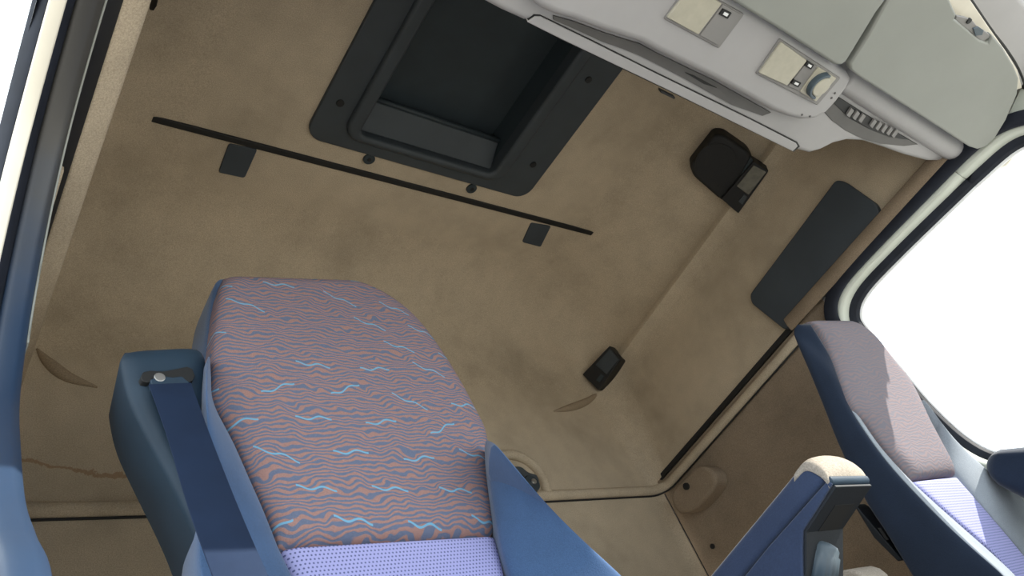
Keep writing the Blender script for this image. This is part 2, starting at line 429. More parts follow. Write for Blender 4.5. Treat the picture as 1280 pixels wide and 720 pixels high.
# near side: door stands open, one looks in past the aperture
near = frame_path([(-.45, 1.03), (.1, .998), (.4, .982), (.55, .965), (.66, .915), (.72, .83), (.75, .72), (.752, .635), (.735, .55), (.675, .453),
                   (.613, .368), (.548, .304), (.47, .23), (.40, .1), (.38, -.15), (.38, -.55)], 90)
def zl(x0, z0): return lambda y: z0 + (.5 - y)*.075
def header(name, prof, y0, y1, mat, sx, parent=None, slope=.075):
    vs_ = []; k = len(prof); fs = [list(range(k)), list(range(k, 2*k))]
    for y in (y0, y1):
        for x, z in prof: vs_.append((x if sx < 0 else 2*CX - x, y, z + (.5 - y)*slope))
    for s in range(k): fs.append([s, (s+1) % k, k+(s+1) % k, k+s])
    return mk(name, vs_, fs, mat, parent, bevel=.004, kind='structure')
header('trim_13', [(.222, 1.022), (.216, 1.012), (.187, .997), (.176, 1.03), (.165, 1.09), (.19, 1.09)], -.48, 1.47, 'carpet', -1)
header('trim_14', [(.189, 1.0), (.170, .985), (.162, .992), (.15, 1.02), (.18, 1.04)], -.48, 1.47, 'black', -1)
aper = bpy.data.objects.new('door_2', None); COL.objects.link(aper); aper.location = (.14, .6, .3); aper['kind'] = 'structure'
aper['label'] = 'open door aperture at the left with its layered rubber seals'
sweep_lean('seal_edge', near[:42], [(.168, .003), (.1655, .003), (.1655, .03), (.168, .03)], -1, 'visor', aper, label='thin pale bead along the seal')
sweep_lean('seal', near, [(.166, .004), (.158, -.003), (.143, -.004), (.1354, -.002), (.134, .03), (.166, .03)], -1, 'dust_and_sky', aper)
sweep_lean('seal_flange', near, [(.1352, -.004), (.125, -.022), (.122, -.01), (.134, .03)], -1, 'rubber', aper)
sweep_lean('painted_flange', near, [(.125, -.024), (.108, -.023), (.106, .01), (.125, .02)], -1, 'cream', aper, label='cream painted door flange')
sweep_lean('outer_seal', near, [(.108, -.021), (.103, -.012), (.095, .01), (.10, .02), (.107, .01)], -1, 'rubber', aper)
# far side: closed door with its window
door = bpy.data.objects.new('door_1', None); COL.objects.link(door); door.location = (2.13, .3, .3); door['kind'] = 'structure'
door['label'] = 'closed far door with pale painted frame and bright window'
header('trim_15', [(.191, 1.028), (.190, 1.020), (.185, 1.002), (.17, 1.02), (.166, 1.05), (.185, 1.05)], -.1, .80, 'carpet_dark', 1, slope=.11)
far_seal = frame_path([(-.42, .25), (-.20, .66), (-.08, .88), (-.01, .945), (.06, .992), (.14, 1.004), (.3, .995), (.5, .980), (.60, .966), (.655, .935), (.674, .88), (.676, .75), (.675, .5), (.67, .2), (.67, -.4)], 70)
sweep_lean('seal', far_seal, [(.187, .014), (.183, .005), (.176, .001), (.172, .006), (.168, .04), (.185, .04)], 1, 'rubber', door)
win_pts = [(.2, .988), (.45, .974), (.59, .958), (.655, .92), (.672, .86), (.672, .72), (.672, .60), (.655, .48), (.615, .405), (.54, .378), (.3, .372), (.0, .372), (-.25, .374), (-.315, .40), (-.31, .46), (-.22, .60), (-.12, .79), (-.04, .905), (.02, .96), (.08, .987), (.2, .988)]
far_win = frame_path(win_pts, 110)
sweep_lean('frame', far_win, [(.172, .05), (.169, .010), (.163, .004), (.1355, -.001), (.128, .02), (.13, .06)], 1, 'pale_green', door)
sweep_lean('window_seal', far_win, [(.1365, .0), (.128, -.017), (.116, -.022), (.11, .0), (.12, .03)], 1, 'rubber', door, label='black window rubber')
sweep_lean('glazing_bead', far_win, [(.117, -.022), (.112, -.028), (.105, -.026), (.105, .0)], 1, 'white_paint', door)
gp = []
for y, z, ny, nz in far_win[:-1]: gp.append(Vector((2*CX - lean(.107, z), y - ny*.02, z - nz*.02)))
gb = mk('window_1', gp, [list(range(len(gp)))], 'glass', door, kind='structure')
# door skin below and around the window
vs_ = []; fs = []
outer = []
for y, z, ny, nz in far_win[:-1]:
    vs_.append(V((2*CX - lean(.135, z), y + ny*.03, z + nz*.03)))
n_ = len(vs_)
for y, z, ny, nz in far_win[:-1]:
    zz = z + nz*.05 if nz > .3 else max(-.55, z - (.9 if nz < -.3 else .05))
    yy = y + ny*.06
    vs_.append(V((2*CX - lean(.135, zz), min(max(yy, -.42), .70), zz)))
for i in range(n_): fs.append([i, (i+1) % n_, n_+(i+1) % n_, n_+i])
mk('door_panel', vs_, fs, 'pale_green', door)
pad('armrest', [(2.0750,0.6177,0.3503), (2.0750,0.6109,0.3848), (2.0750,0.5926,0.4015), (2.0750,0.5625,0.4059)], [(2.0750,0.5551,0.2191), (2.0750,0.5169,0.2755), (2.0750,0.4837,0.3261), (2.0750,0.4749,0.3602)], (-1, 0, 0), .05, .05, 'velour_navy', door, label='rounded navy padded armrest')
mb = plate('mirror_bracket', [(2.1650,0.0501,0.9701), (2.1650,0.0638,0.9839), (2.1650,0.0922,0.9893), (2.1650,0.1314,0.9908), (2.1650,0.1693,0.9834), (2.1650,0.1489,0.9758), (2.1650,0.1152,0.9618), (2.1650,0.0807,0.9721), (2.1650,0.0568,0.9622)], (1, 0, 0), .01, 'cream', door, .002)
disc('screw', (2.1630,0.1031,0.9724), (-1, 0, 0), .005, .005, 'chrome', mb, 12)
# A pillar and windscreen header, far corner
plate('trim_16', [(2.1000,0.0832,1.0198), (2.1000,0.0612,1.0181), (2.1000,0.0212,1.0326), (2.1000,-0.0695,1.0783), (2.1000,-0.1267,1.0299), (2.1000,-0.0367,0.9243), (2.1000,0.0150,0.9914), (2.1000,0.0385,1.0120)], (1, 0, 0), .03, 'pale_green', None, .006, kind='structure')
tube('trim_17', [(1.3971,-0.1206,1.0550), (1.5331,-0.1064,1.0550), (1.6508,-0.0938,1.0550), (1.7959,-0.0794,1.0550), (1.8933,-0.0723,1.0550), (2.0071,-0.0588,1.0550), (2.1484,-0.0304,1.0550)], .006, 'black', m=24, kind='structure')
tube('trim_18', [(1.4220,-0.1298,1.0600), (1.5565,-0.1142,1.0600), (1.6761,-0.1018,1.0600), (1.8139,-0.0880,1.0600), (1.9175,-0.0789,1.0600), (2.0362,-0.0620,1.0600), (2.1735,-0.0361,1.0600)], .008, 'visor', m=24, kind='structure')
tube('trim_19', [(1.4722,-0.1459,1.0750), (1.6074,-0.1289,1.0750), (1.7313,-0.1170,1.0750), (1.8740,-0.1036,1.0750), (1.9928,-0.0858,1.0750), (2.1217,-0.0557,1.0750), (2.2796,-0.0117,1.0750)], .017, 'carpet', m=24, kind='structure')
tube('ridge_shade_line0', [(1.5155,-0.1638,1.0800), (1.6572,-0.1487,1.0800), (1.7806,-0.1355,1.0800), (1.8870,-0.1273,1.0800), (1.9923,-0.1097,1.0800), (2.1204,-0.0763,1.0800)], .009, 'rubber', m=24, kind='structure')
tube('ridge_shade_line2', [(.155, -.62, -.1), (.155, -.45, .25), (.16, -.2, .66), (.175, -.07, .92), (.19, .02, 1.03)], .06, 'console', m=20, kind='structure')


# ------------------------------------------------------------------ items on the headlining
hatch = thing('roof_hatch', 'large charcoal plastic roof hatch with a recessed rectangular panel', 'hatch', (1.13, .65, H))
def ring_plate(name, outer, inner, z0, z1, mat, parent):
    k = len(outer); vs_ = [V((x, y, z1)) for x, y in outer] + [V((x, y, z0)) for x, y in outer] + [V((x, y, z0)) for x, y in inner] + [V((x, y, z1)) for x, y in inner]
    fs = []
    for i in range(k):
        j = (i+1) % k
        for a in range(4): b = (a+1) % 4; fs.append([a*k+i, a*k+j, b*k+j, b*k+i])
    o = mk(name, vs_, fs, mat, parent, smooth=True, bevel=.004, seg=3); o.modifiers.new('wn', 'WEIGHTED_NORMAL'); return o
def rrect(x0, y0, x1, y1, r, seg=6):
    out = []
    for cx, cy, a0 in ((x1-r, y0+r, -90), (x1-r, y1-r, 0), (x0+r, y1-r, 90), (x0+r, y0+r, 180)):
        for i in range(seg+1):
            a = math.radians(a0 + 90*i/seg); out.append((cx + r*math.cos(a), cy + r*math.sin(a)))
    return out
ring_plate('frame', rrect(.762, .25, 1.487, 1.006, .045), rrect(.858, .312, 1.345, .962, .045), H-.010, H+.004, 'charcoal', hatch)
ring_plate('rim', rrect(.845, .30, 1.36, .972, .05), rrect(.885, .335, 1.318, .948, .022), H-.024, H+.03, 'charcoal', hatch).modifiers['bevel'].width = .011
# recess: side walls, floor, sloping ledge
z1 = H + .085
mk('recess_wall', [(.882, .33, H-.006), (1.32, .33, H-.006), (1.32, .95, H-.006), (.882, .95, H-.006),
                   (.885, .33, z1), (1.312, .33, z1), (1.312, .95, z1), (.885, .95, z1)],
   [[0, 1, 5, 4], [1, 2, 6, 5], [2, 3, 7, 6], [3, 0, 4, 7]], 'charcoal_dark', hatch, smooth=False)
plate('panel', [(.886, .331, z1-.006), (1.312, .331, z1-.006), (1.312, .949, z1-.006), (.886, .949, z1-.006)], (0, 0, 1), .012, 'charcoal_dark', hatch, 0)
plate('ledge', [(.888, .946, H-.002), (1.316, .946, H-.002), (1.308, .872, H+.03), (.896, .872, H+.03)], (0, .25, 1), .05, 'charcoal', hatch, .004, 3)
tube('ledge_lip', [(.893, .868, H+.036), (1.308, .868, H+.036)], .007, 'charcoal_dark', hatch)
for p in [(0.8041,0.8841,1.5920), (1.4059,0.5825,1.5920), (1.4274,0.8819,1.5920)]+[(.807, .45, 1.592)]:
    s_ = disc('screw', (p[0], p[1], H-.0135), (0, 0, 1), .010, .006, 'black', hatch)
for i, (p, txt) in enumerate(zip([(0.9554,1.0212,1.6000), (1.2964,1.0241,1.6000)], ('black round fastener below the hatch, the left one of two', 'black round fastener below the hatch, the right one of two'))):
    t = thing('round_fastener', txt, 'fastener', (p[0], p[1], H), 'round fasteners between hatch and rail')
    disc('cap', (p[0], p[1], H-.006), (0, 0, 1), .016, .008, 'charcoal_dark', t)
    disc('socket', (p[0], p[1], H-.0075), (0, 0, 1), .006, .004, 'black', t)
rail = tag(plate('ceiling_rail', [(.419, 1.064, H-.006), (1.846, 1.058, H-.006), (1.849, 1.075, H-.006), (.419, 1.081, H-.006)], (0, 0, 1), .014, 'black', None, .002),
           'long thin black rail running across the beige headlining', 'rail')
for txt, pts in (('small dark square pad under the left end of the black rail', [(0.6057,1.0865,1.5960), (0.6749,1.0811,1.5960), (0.6781,1.1753,1.5960), (0.6124,1.1771,1.5960)]),
                 ('small dark square pad under the right end of the black rail', [(1.5753,1.0882,1.5960), (1.6562,1.0807,1.5960), (1.6793,1.1716,1.5960), (1.5974,1.1698,1.5960)])):
    tag(plate('square_pad', pts, (0, 0, 1), .008, 'panel_dark', None, .002, rnd=.008), txt, 'pad')
tag(plate('edge_clip', [(0.3354,0.7678,1.5577), (0.3440,0.7555,1.5434), (0.3460,0.7781,1.5401), (0.3442,0.7916,1.5430), (0.3390,0.7973,1.5516)], (0, 0, 1), .01, 'black', None, .002), 'tiny black clip on the beige liner edge at upper left', 'clip')

# speaker with reading lamp, on the sloping liner
SN = (1, 0, 1.5)
t = thing('roof_speaker', 'black speaker box with a reading lamp in the upper corner of the liner', 'speaker', (2.0204,0.6466,1.4997))
body = plate('speaker_body', [(1.8958,0.5581,1.5295), (1.9179,0.5419,1.5147), (1.9958,0.5406,1.4628), (2.0260,0.5562,1.4426), (2.0404,0.6990,1.4331), (2.0271,0.7145,1.4420), (1.9292,0.7021,1.5072), (1.9008,0.6803,1.5262)], SN, .07, 'black', t, .012, 4, rnd=.012)
c = V((1.9465,0.6238,1.4924)); disc('grille', c, SN, .062, .006, 'black', body, 28)
c = V((1.9970,0.6813,1.4607)); disc('screw', c, SN, .005, .004, 'black', body, 10)
plate('front_bar', [(2.0039,0.5485,1.4521), (2.0237,0.5571,1.4389), (2.0365,0.6977,1.4303), (2.0217,0.7110,1.4402), (2.0227,0.6311,1.4395)], SN, .02, 'charcoal_dark', t, .004, rnd=.004)
hs = plate('lamp_housing', [(2.0109,0.5523,1.4361), (2.0589,0.5491,1.4040), (2.0791,0.7122,1.3906), (2.0167,0.7052,1.4322)], SN, .05, 'black', t, .003, rnd=.004)
plate('lamp_lens', [(2.0154,0.5613,1.4291), (2.0527,0.5544,1.4042), (2.0615,0.6441,1.3983), (2.0205,0.6433,1.4257)], SN, .01, 'lens_smoke', hs, .002, rnd=.003)
plate('switch', [(2.0503,0.6507,1.4058), (2.0614,0.6511,1.3984), (2.0671,0.6806,1.3946), (2.0527,0.6796,1.4042)], SN, .008, 'charcoal', hs, .001)
# lower lamp
LN = (1, .35, .25)
t = thing('switch_lamp', 'small black switch lamp low in the rear corner of the carpeted side wall', 'lamp', (2.0291,1.4286,1.3237))
hs = plate('lamp_housing', [(2.0228,1.3485,1.3607), (2.0393,1.3457,1.2987), (2.0069,1.4701,1.2541), (1.9827,1.4830,1.3329)], LN, .08, 'black', t, .003, rnd=.004)
plate('lamp_lens', [(2.0186,1.3522,1.3485), (2.0315,1.3494,1.3008), (2.0142,1.4128,1.2813), (1.9975,1.4244,1.3317)], LN, .01, 'charcoal', hs, .002, rnd=.003)
plate('switch', [(2.0060,1.4266,1.2949), (2.0107,1.4226,1.2816), (2.0037,1.4488,1.2728), (1.9990,1.4529,1.2861)], LN, .008, 'charcoal_dark', hs, .001)
# slate board on the side wall above the far door
tag(plate('side_panel_board', [(2.0780,0.4277,1.2296), (2.0780,0.4132,1.2095), (2.0780,0.3918,1.0896), (2.0780,0.4025,1.0552), (2.0780,0.7898,0.9846), (2.0780,0.8167,0.9920), (2.0780,0.8518,1.1288), (2.0780,0.8393,1.1545)], (1, 0, 0), .03, 'panel_dark', None, .005, 3, rnd=.01),
    'flat dark slate rectangular board fixed above the far door window', 'board')
# latch low on the rear wall beside the near seat
t = thing('bunk_latch', 'black plastic latch with two round sockets on the rear wall ridge', 'latch', (1.5161,1.4900,0.9119))
LT = (0, 1, 0)
bp = plate('latch_base', [(1.4268,1.4550,0.9271), (1.4549,1.4550,0.9374), (1.4906,1.4550,0.9374), (1.5078,1.4550,0.9163), (1.5357,1.4550,0.9108), (1.5376,1.4550,0.8897), (1.5193,1.4550,0.8590), (1.4999,1.4550,0.8442), (1.4619,1.4550,0.8452), (1.4269,1.4550,0.8760)], LT, .05, 'charcoal', t, .006, rnd=.01)
ring_plate_pts = (1.5014,1.4500,0.8793)
disc('socket', ring_plate_pts, LT, .026, .02, 'charcoal_dark', bp, 20, .003)
disc('bolt', (1.5057,1.4460,0.8819), LT, .009, .012, 'chrome', bp, 12, .002)
disc('socket', (1.4602,1.4500,0.8927), LT, .022, .02, 'black', bp, 20, .003)
disc('screw', (1.4746,1.4500,0.8670), LT, .006, .01, 'black', bp, 10)
# carpeted bulge around the latch
tube('trim_12', [(1.4104,1.4970,0.9566), (1.4751,1.4970,0.9969), (1.5354,1.4970,0.9947), (1.5776,1.4970,0.9645), (1.5941,1.4970,0.9207), (1.5863,1.4970,0.8674)], .016, 'carpet', seg=10, m=30, kind='structure')
# moulded boss on the right lower panel
t = thing('carpeted_boss', 'beige carpeted raised boss with a dark hole on the lower side wall', 'boss', (2.1000,1.3801,0.8003))
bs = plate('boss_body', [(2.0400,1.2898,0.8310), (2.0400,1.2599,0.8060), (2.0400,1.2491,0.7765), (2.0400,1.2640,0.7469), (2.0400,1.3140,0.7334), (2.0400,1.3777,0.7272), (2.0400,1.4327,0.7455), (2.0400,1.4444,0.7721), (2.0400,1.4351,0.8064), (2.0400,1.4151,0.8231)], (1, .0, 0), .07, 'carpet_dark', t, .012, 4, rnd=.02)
disc('hole', (2.0340,1.3596,0.8006), (1, 0, 0), .011, .01, 'black', bs, 14, 0)
disc('hole', (2.1000,1.4246,0.6282), (1, 0, 0), .008, .01, 'black', t, 12, 0)

# ------------------------------------------------------------------ overhead console
con = thing('overhead_console', 'pale grey overhead console with lamps, slot and air vent across the cab front', 'console', (1.13, .1, 1.05))
DN = (0, 0, 1)
base_r = [(0.5892,0.3332,1.0500), (0.6529,0.3386,1.0500), (0.6989,0.3406,1.0500), (0.7434,0.3398,1.0500), (0.8221,0.3383,1.0500), (0.9397,0.3390,1.0500), (1.0937,0.3389,1.0500), (1.2709,0.3387,1.0500), (1.4468,0.3397,1.0500), (1.5777,0.3399,1.0500), (1.6131,0.3354,1.0500), (1.6376,0.3175,1.0500), (1.6574,0.2914,1.0500), (1.6870,0.2717,1.0500), (1.7446,0.2545,1.0500), (1.8202,0.2466,1.0500), (1.9249,0.2377,1.0500), (2.0361,0.2229,1.0500), (2.0963,0.2034,1.0500), (2.1253,0.1773,1.0500), (2.1256,0.1524,1.0500)]
base = plate('shell', [(.18, .33, 1.05), (.30, .335, 1.05)] + base_r + [(2.085, .10, 1.05), (2.085, -.16, 1.05), (.18, -.16, 1.05)], DN, .10, 'console', con, .014, 4)
plate('locker_body', [(.20, .305, 1.13), (1.50, .305, 1.13), (1.60, .17, 1.13), (2.06, .15, 1.13), (2.06, -.28, 1.13), (.20, -.28, 1.13)], DN, .45, 'console', con, .01)
bulge_r = [(0.7600,0.3005,1.0150), (0.7991,0.2944,1.0150), (0.8593,0.2893,1.0150), (0.9139,0.2826,1.0150), (0.9445,0.2783,1.0150), (0.9875,0.2792,1.0150), (1.1531,0.2762,1.0150), (1.2506,0.2776,1.0150), (1.3489,0.2798,1.0150), (1.4066,0.2759,1.0150), (1.4502,0.2690,1.0150), (1.4826,0.2553,1.0150), (1.5008,0.2313,1.0150), (1.5002,0.1993,1.0150), (1.4934,0.1682,1.0150), (1.4820,0.1478,1.0150), (1.4581,0.1409,1.0150), (1.4263,0.1414,1.0150)]
bulge = plate('bulge', [(.72, .20, 1.015), (.70, .25, 1.015), (.715, .30, 1.015)] + bulge_r + [(.80, .139, 1.015), (.74, .16, 1.015)], DN, .05, 'console', con, .016, 4)
plate('slot', [(0.7832,0.3097,1.0460), (0.8235,0.3034,1.0460), (0.8855,0.2981,1.0460), (0.9418,0.2913,1.0460), (0.9733,0.2868,1.0460), (1.0176,0.2877,1.0460), (1.1883,0.2847,1.0460), (1.3920,0.2898,1.0460), (1.3767,0.3039,1.0460), (1.2747,0.3116,1.0460), (1.1076,0.3063,1.0460), (1.0350,0.3055,1.0460), (0.9909,0.3055,1.0460), (0.9466,0.3079,1.0460), (0.8981,0.3126,1.0460), (0.8321,0.3140,1.0460), (0.7877,0.3155,1.0460)], DN, .01, 'slot', con, .0005)
plate('slot_gap', [(1.1088,0.2952,1.0440), (1.1333,0.2931,1.0440), (1.2051,0.2942,1.0440), (1.1688,0.2984,1.0440)], DN, .004, 'black', con, 0)
plate('lid_gap', [(0.7453,0.3376,1.0465), (0.7511,0.3222,1.0465), (0.7620,0.3183,1.0465), (0.8795,0.3180,1.0465), (1.0488,0.3194,1.0465), (1.3552,0.3195,1.0465), (1.5389,0.3215,1.0465), (1.5568,0.3273,1.0465), (1.5537,0.3449,1.0465), (1.0928,0.3405,1.0465), (0.8213,0.3396,1.0465)], DN, .01, 'black', con, 0)
plate('lid', [(0.7452,0.3368,1.0440), (0.7523,0.3232,1.0440), (0.7614,0.3193,1.0440), (0.8792,0.3195,1.0440), (1.0486,0.3210,1.0440), (1.3552,0.3214,1.0440), (1.5351,0.3243,1.0440), (1.5473,0.3284,1.0440), (1.5466,0.3441,1.0440), (1.0895,0.3390,1.0440), (0.8188,0.3381,1.0440)], DN, .02, 'console', con, .002, 2, label='long narrow grey lid along the rear edge')
plate('lid_notch', [(1.0850,0.3447,1.0430), (1.1287,0.3455,1.0430), (1.1298,0.3490,1.0430), (1.0891,0.3488,1.0430)], DN, .01, 'black', con, 0)
# end arm beside the bulge with the air vent
tube('end_arm', [(1.4920,0.1577,1.0550), (1.5487,0.1590,1.0550), (1.6772,0.1614,1.0550), (1.8424,0.1630,1.0550), (2.0048,0.1650,1.0550), (2.0805,0.1661,1.0550), (2.1213,0.1662,1.0550)], lambda t: .030 if t < .9 else .030*math.sqrt(max(.05, 1-((t-.9)/.1)**2)), 'console', con, m=26, seg=16)
vent = plate('air_vent', [(1.5291,0.2109,1.0450), (1.5342,0.1960,1.0450), (1.6749,0.1984,1.0450), (1.8774,0.1978,1.0450), (1.8478,0.2054,1.0450), (1.8002,0.2143,1.0450), (1.7039,0.2210,1.0450), (1.6181,0.2210,1.0450)], DN, .012, 'black', con, .001)
plate('vent_cup', [(1.5336,0.2376,1.0475), (1.5350,0.2106,1.0475), (1.6219,0.2216,1.0475), (1.7079,0.2215,1.0475), (1.8045,0.2148,1.0475), (1.8764,0.1976,1.0475), (1.9294,0.1976,1.0475), (1.8855,0.2175,1.0475), (1.7972,0.2397,1.0475), (1.7253,0.2493,1.0475), (1.6518,0.2506,1.0475), (1.5799,0.2457,1.0475)], DN, .012, 'slot', con, .002, label='mid grey scooped vent surround')
for i in range(9):
    t_ = i/8; u = 1060 + 56*t_; v_ = 141 + 26*t_
    p = {0: (1.5991,0.2127,1.0400), 1: (1.7992,0.2032,1.0400)}
    c = V(p[0]).lerp(V(p[1]), t_)
    if i == 3: continue
    plate('louvre', [c + V(q) for q in ((-.010, -.012, 0), (.006, -.010, 0), (.012, .008, 0), (-.004, .006, 0))], DN, .006, 'console_grey', vent, .001)
for q in ((1.4666,0.1872,1.0130), (1.4701,0.1984,1.0130), (1.4588,0.2514,1.0130), (1.4336,0.2561,1.0130)):
    disc('pit', q, DN, .0022, .004, 'slot', bulge, 8, 0)
# lamps in the bulge
def lamp(txt, house, lens, sw, rockers):
    h = plate('map_lamp', house, DN, .02, 'console_grey', con, .002, rnd=.004, label=txt)
    plate('lens', lens, DN, .014, 'lens', h, .0025, 3, rnd=.003, label='frosted ivory lens')
    plate('switch_plate', sw, DN, .012, 'console_grey', h, .0015)
    for r in rockers:
        plate('switch', r, DN, .006, 'black', h, .001)
        a = [V(p) for p in r]; c = sum(a, Vector())/4
        plate('switch_mark', [c + (p-c)*.45 - Vector((0, 0, .0012)) for p in a], DN, .003, 'white_paint', h, 0, label='small white mark on the switch')
    return h
lamp('ivory map lamp with a single switch',
     [(0.9510,0.2232,1.0115), (1.1034,0.2214,1.0115), (1.0983,0.1508,1.0115), (0.9491,0.1561,1.0115)], [(0.9514,0.2182,1.0075), (1.0355,0.2177,1.0075), (1.0335,0.1545,1.0075), (0.9525,0.1583,1.0075)], [(1.0408,0.2173,1.0090), (1.0943,0.2174,1.0090), (1.0877,0.1538,1.0090), (1.0378,0.1551,1.0090)],
     [[(1.0434,0.1720,1.0065), (1.0674,0.1707,1.0065), (1.0658,0.1592,1.0065), (1.0419,0.1606,1.0065)]])
t = lamp('ivory map lamp with two switches and a round dial',
     [(1.2285,0.2287,1.0115), (1.4479,0.2244,1.0115), (1.4420,0.1567,1.0115), (1.2145,0.1541,1.0115)], [(1.2293,0.2237,1.0075), (1.3208,0.2192,1.0075), (1.3147,0.1610,1.0075), (1.2199,0.1572,1.0075)], [(1.3266,0.2191,1.0090), (1.3645,0.2176,1.0090), (1.3535,0.1600,1.0090), (1.3194,0.1611,1.0090)],
     [[(1.3187,0.1711,1.0065), (1.3426,0.1712,1.0065), (1.3398,0.1608,1.0065), (1.3161,0.1607,1.0065)], [(1.3248,0.2120,1.0065), (1.3502,0.2112,1.0065), (1.3483,0.2011,1.0065), (1.3230,0.2020,1.0065)]])
plate('dial_plate', [(1.3660,0.2173,1.0080), (1.4299,0.2190,1.0080), (1.4269,0.1601,1.0080), (1.3558,0.1604,1.0080)], DN, .012, 'lens', t, .002, rnd=.003)
c = V((1.3947,0.1870,1.0060)); disc('dial', c - Vector((0, 0, .010)), DN, .021, .014, 'lens', t, 28, .003)
vs_ = []
for i in range(13):
    a = math.radians(70 + 190*i/12)
    for r_ in (.0225, .028): vs_ += [c + Vector((r_*math.cos(a), r_*math.sin(a), -.011)), c + Vector((r_*math.cos(a), r_*math.sin(a), .004))]
fs = []
for i in range(12):
    k = 4*i
    for a, b in ((0, 1), (1, 3), (3, 2), (2, 0)): fs.append([k+a, k+b, k+4+b, k+4+a])
fs += [[0, 1, 3, 2], [48, 49, 51, 50]]
mk('dial_rim', vs_, fs, 'knob', t, bevel=.001, label='grey green rim around the dial')
# sun visors, folded up against the underside
tag(plate('sun_visor', [(.80, .132, .995)] + [(1.0346,0.1410,0.9950), (1.1922,0.1396,0.9950), (1.3715,0.1395,0.9950), (1.3907,0.1357,0.9950), (1.3954,0.1243,0.9950), (1.3860,0.0978,0.9950), (1.3589,0.0257,0.9950)] + [(1.325, -.16, .995), (.80, -.16, .995)], DN, .022, 'visor', None, .007, 4),
    'grey green sun visor folded up beside the map lamps', 'visor')
v2 = thing('sun_visor', 'grey green sun visor with a broken hinge notch at the far end', 'visor', (1.75, .03, .995))
plate('visor_board', [(1.3461,-0.0269,0.9950), (1.4836,-0.0706,0.9950), (1.5340,-0.0603,0.9950), (1.5582,-0.0559,0.9950), (1.5662,-0.0481,0.9950), (1.6943,-0.0493,0.9950), (1.7241,-0.0555,0.9950), (1.7121,-0.0706,0.9950), (1.7783,-0.0673,0.9950), (1.8746,-0.0548,0.9950), (1.9315,-0.0437,0.9950), (1.9843,-0.0177,0.9950), (2.0435,0.0379,0.9950), (2.0771,0.0844,0.9950), (2.0778,0.1127,0.9950), (2.0580,0.1272,0.9950), (2.0189,0.1325,0.9950), (1.7002,0.1330,0.9950), (1.4554,0.1339,0.9950), (1.4258,0.1317,0.9950), (1.4089,0.1228,0.9950), (1.3902,0.0664,0.9950)], DN, .020, 'visor', v2, .006, 4)
hg = plate('hinge', [(1.5701,-0.0542,1.0000), (1.5973,-0.0620,1.0000), (1.6207,-0.0663,1.0000), (1.6532,-0.0646,1.0000), (1.7047,-0.0683,1.0000), (1.7186,-0.0661,1.0000), (1.7120,-0.0493,1.0000), (1.5761,-0.0474,1.0000)], DN, .008, 'console_grey', v2, .002, label='exposed broken hinge')
disc('pin', (1.6137,-0.0613,0.9970), DN, .006, .006, 'black', hg, 12)
plate('clip', [(1.6423,-0.0567,0.9960), (1.6532,-0.0651,0.9960), (1.6754,-0.0666,0.9960), (1.6845,-0.0585,0.9960), (1.6688,-0.0501,0.9960)], DN, .006, 'knob', hg, .001)
plate('ridge_shade_line1', [(1.1936,-0.0472,1.0400), (1.4661,-0.1274,1.0400), (1.6274,-0.0924,1.0400), (1.7704,-0.0783,1.0400), (1.8715,-0.0691,1.0400), (1.9843,-0.0556,1.0400), (2.0663,-0.0351,1.0400), (2.0181,0.0073,1.0400), (1.4936,0.0219,1.0400)], DN, .01, 'cream', None, .002, kind='structure')

# ------------------------------------------------------------------ near seat
ns = thing('cab_seat', 'near blue cab seat with salmon and slate patterned backrest and belt tower', 'seat', (.62, .6, -.6))
FN = (0, -1, .12)
PL = [(0.4296,0.8577,0.4306), (0.4213,0.8645,0.4875), (0.4115,0.8712,0.5431), (0.4016,0.8786,0.6050), (0.3895,0.8839,0.6488), (0.3832,0.8874,0.6781), (0.3908,0.8931,0.7255), (0.4138,0.9057,0.8311), (0.4333,0.9153,0.9110), (0.4514,0.9215,0.9624)]
PR = [(0.7652,0.8571,0.4260), (0.8006,0.8681,0.5177), (0.8476,0.8806,0.6218), (0.8518,0.8886,0.6884), (0.8505,0.8966,0.7551), (0.8432,0.9050,0.8253), (0.8296,0.9133,0.8941), (0.8014,0.9199,0.9494), (0.7545,0.9242,0.9852), (0.6902,0.9263,1.0021)]
pad('backrest_cover', PL, PR, FN, .022, .05, 'zebra', ns, nu=24, nv=34, edge=.10, sub=1, label='salmon and slate woven cover with pale blue squiggles')
def off(pts, dx, dy, dz): return [V(p) + Vector((dx, dy, dz)) for p in pts]
SL = [(0.4174,0.8857,0.4138), (0.4054,0.8970,0.5083), (0.3895,0.9064,0.5865), (0.3857,0.9149,0.6571), (0.3871,0.9203,0.7026), (0.3957,0.9262,0.7515), (0.4144,0.9369,0.8410), (0.4322,0.9465,0.9210), (0.4475,0.9529,0.9739), (0.4619,0.9553,0.9945)]
SR = [(0.7938,0.8811,0.3761), (0.8326,0.8966,0.5048), (0.8754,0.9116,0.6301), (0.8835,0.9217,0.7140), (0.8821,0.9300,0.7832), (0.8736,0.9384,0.8537), (0.8594,0.9470,0.9249), (0.8302,0.9539,0.9821), (0.7817,0.9583,1.0192), (0.7189,0.9605,1.0376)]
pad('backrest_shell', SL, SR, FN, .004, .10, 'velour', ns, nu=18, nv=30, edge=.08, sub=1)
pad('mesh_insert', [(0.4483,0.8434,0.3118), (0.4394,0.8503,0.3696), (0.4347,0.8540,0.4001), (0.4293,0.8575,0.4294)], [(0.7292,0.8384,0.2699), (0.7440,0.8467,0.3394), (0.7546,0.8518,0.3820), (0.7645,0.8570,0.4246)], FN, .010, .05, 'mesh', ns, edge=.06, smooth_ends=False, label='lavender perforated mesh insert')
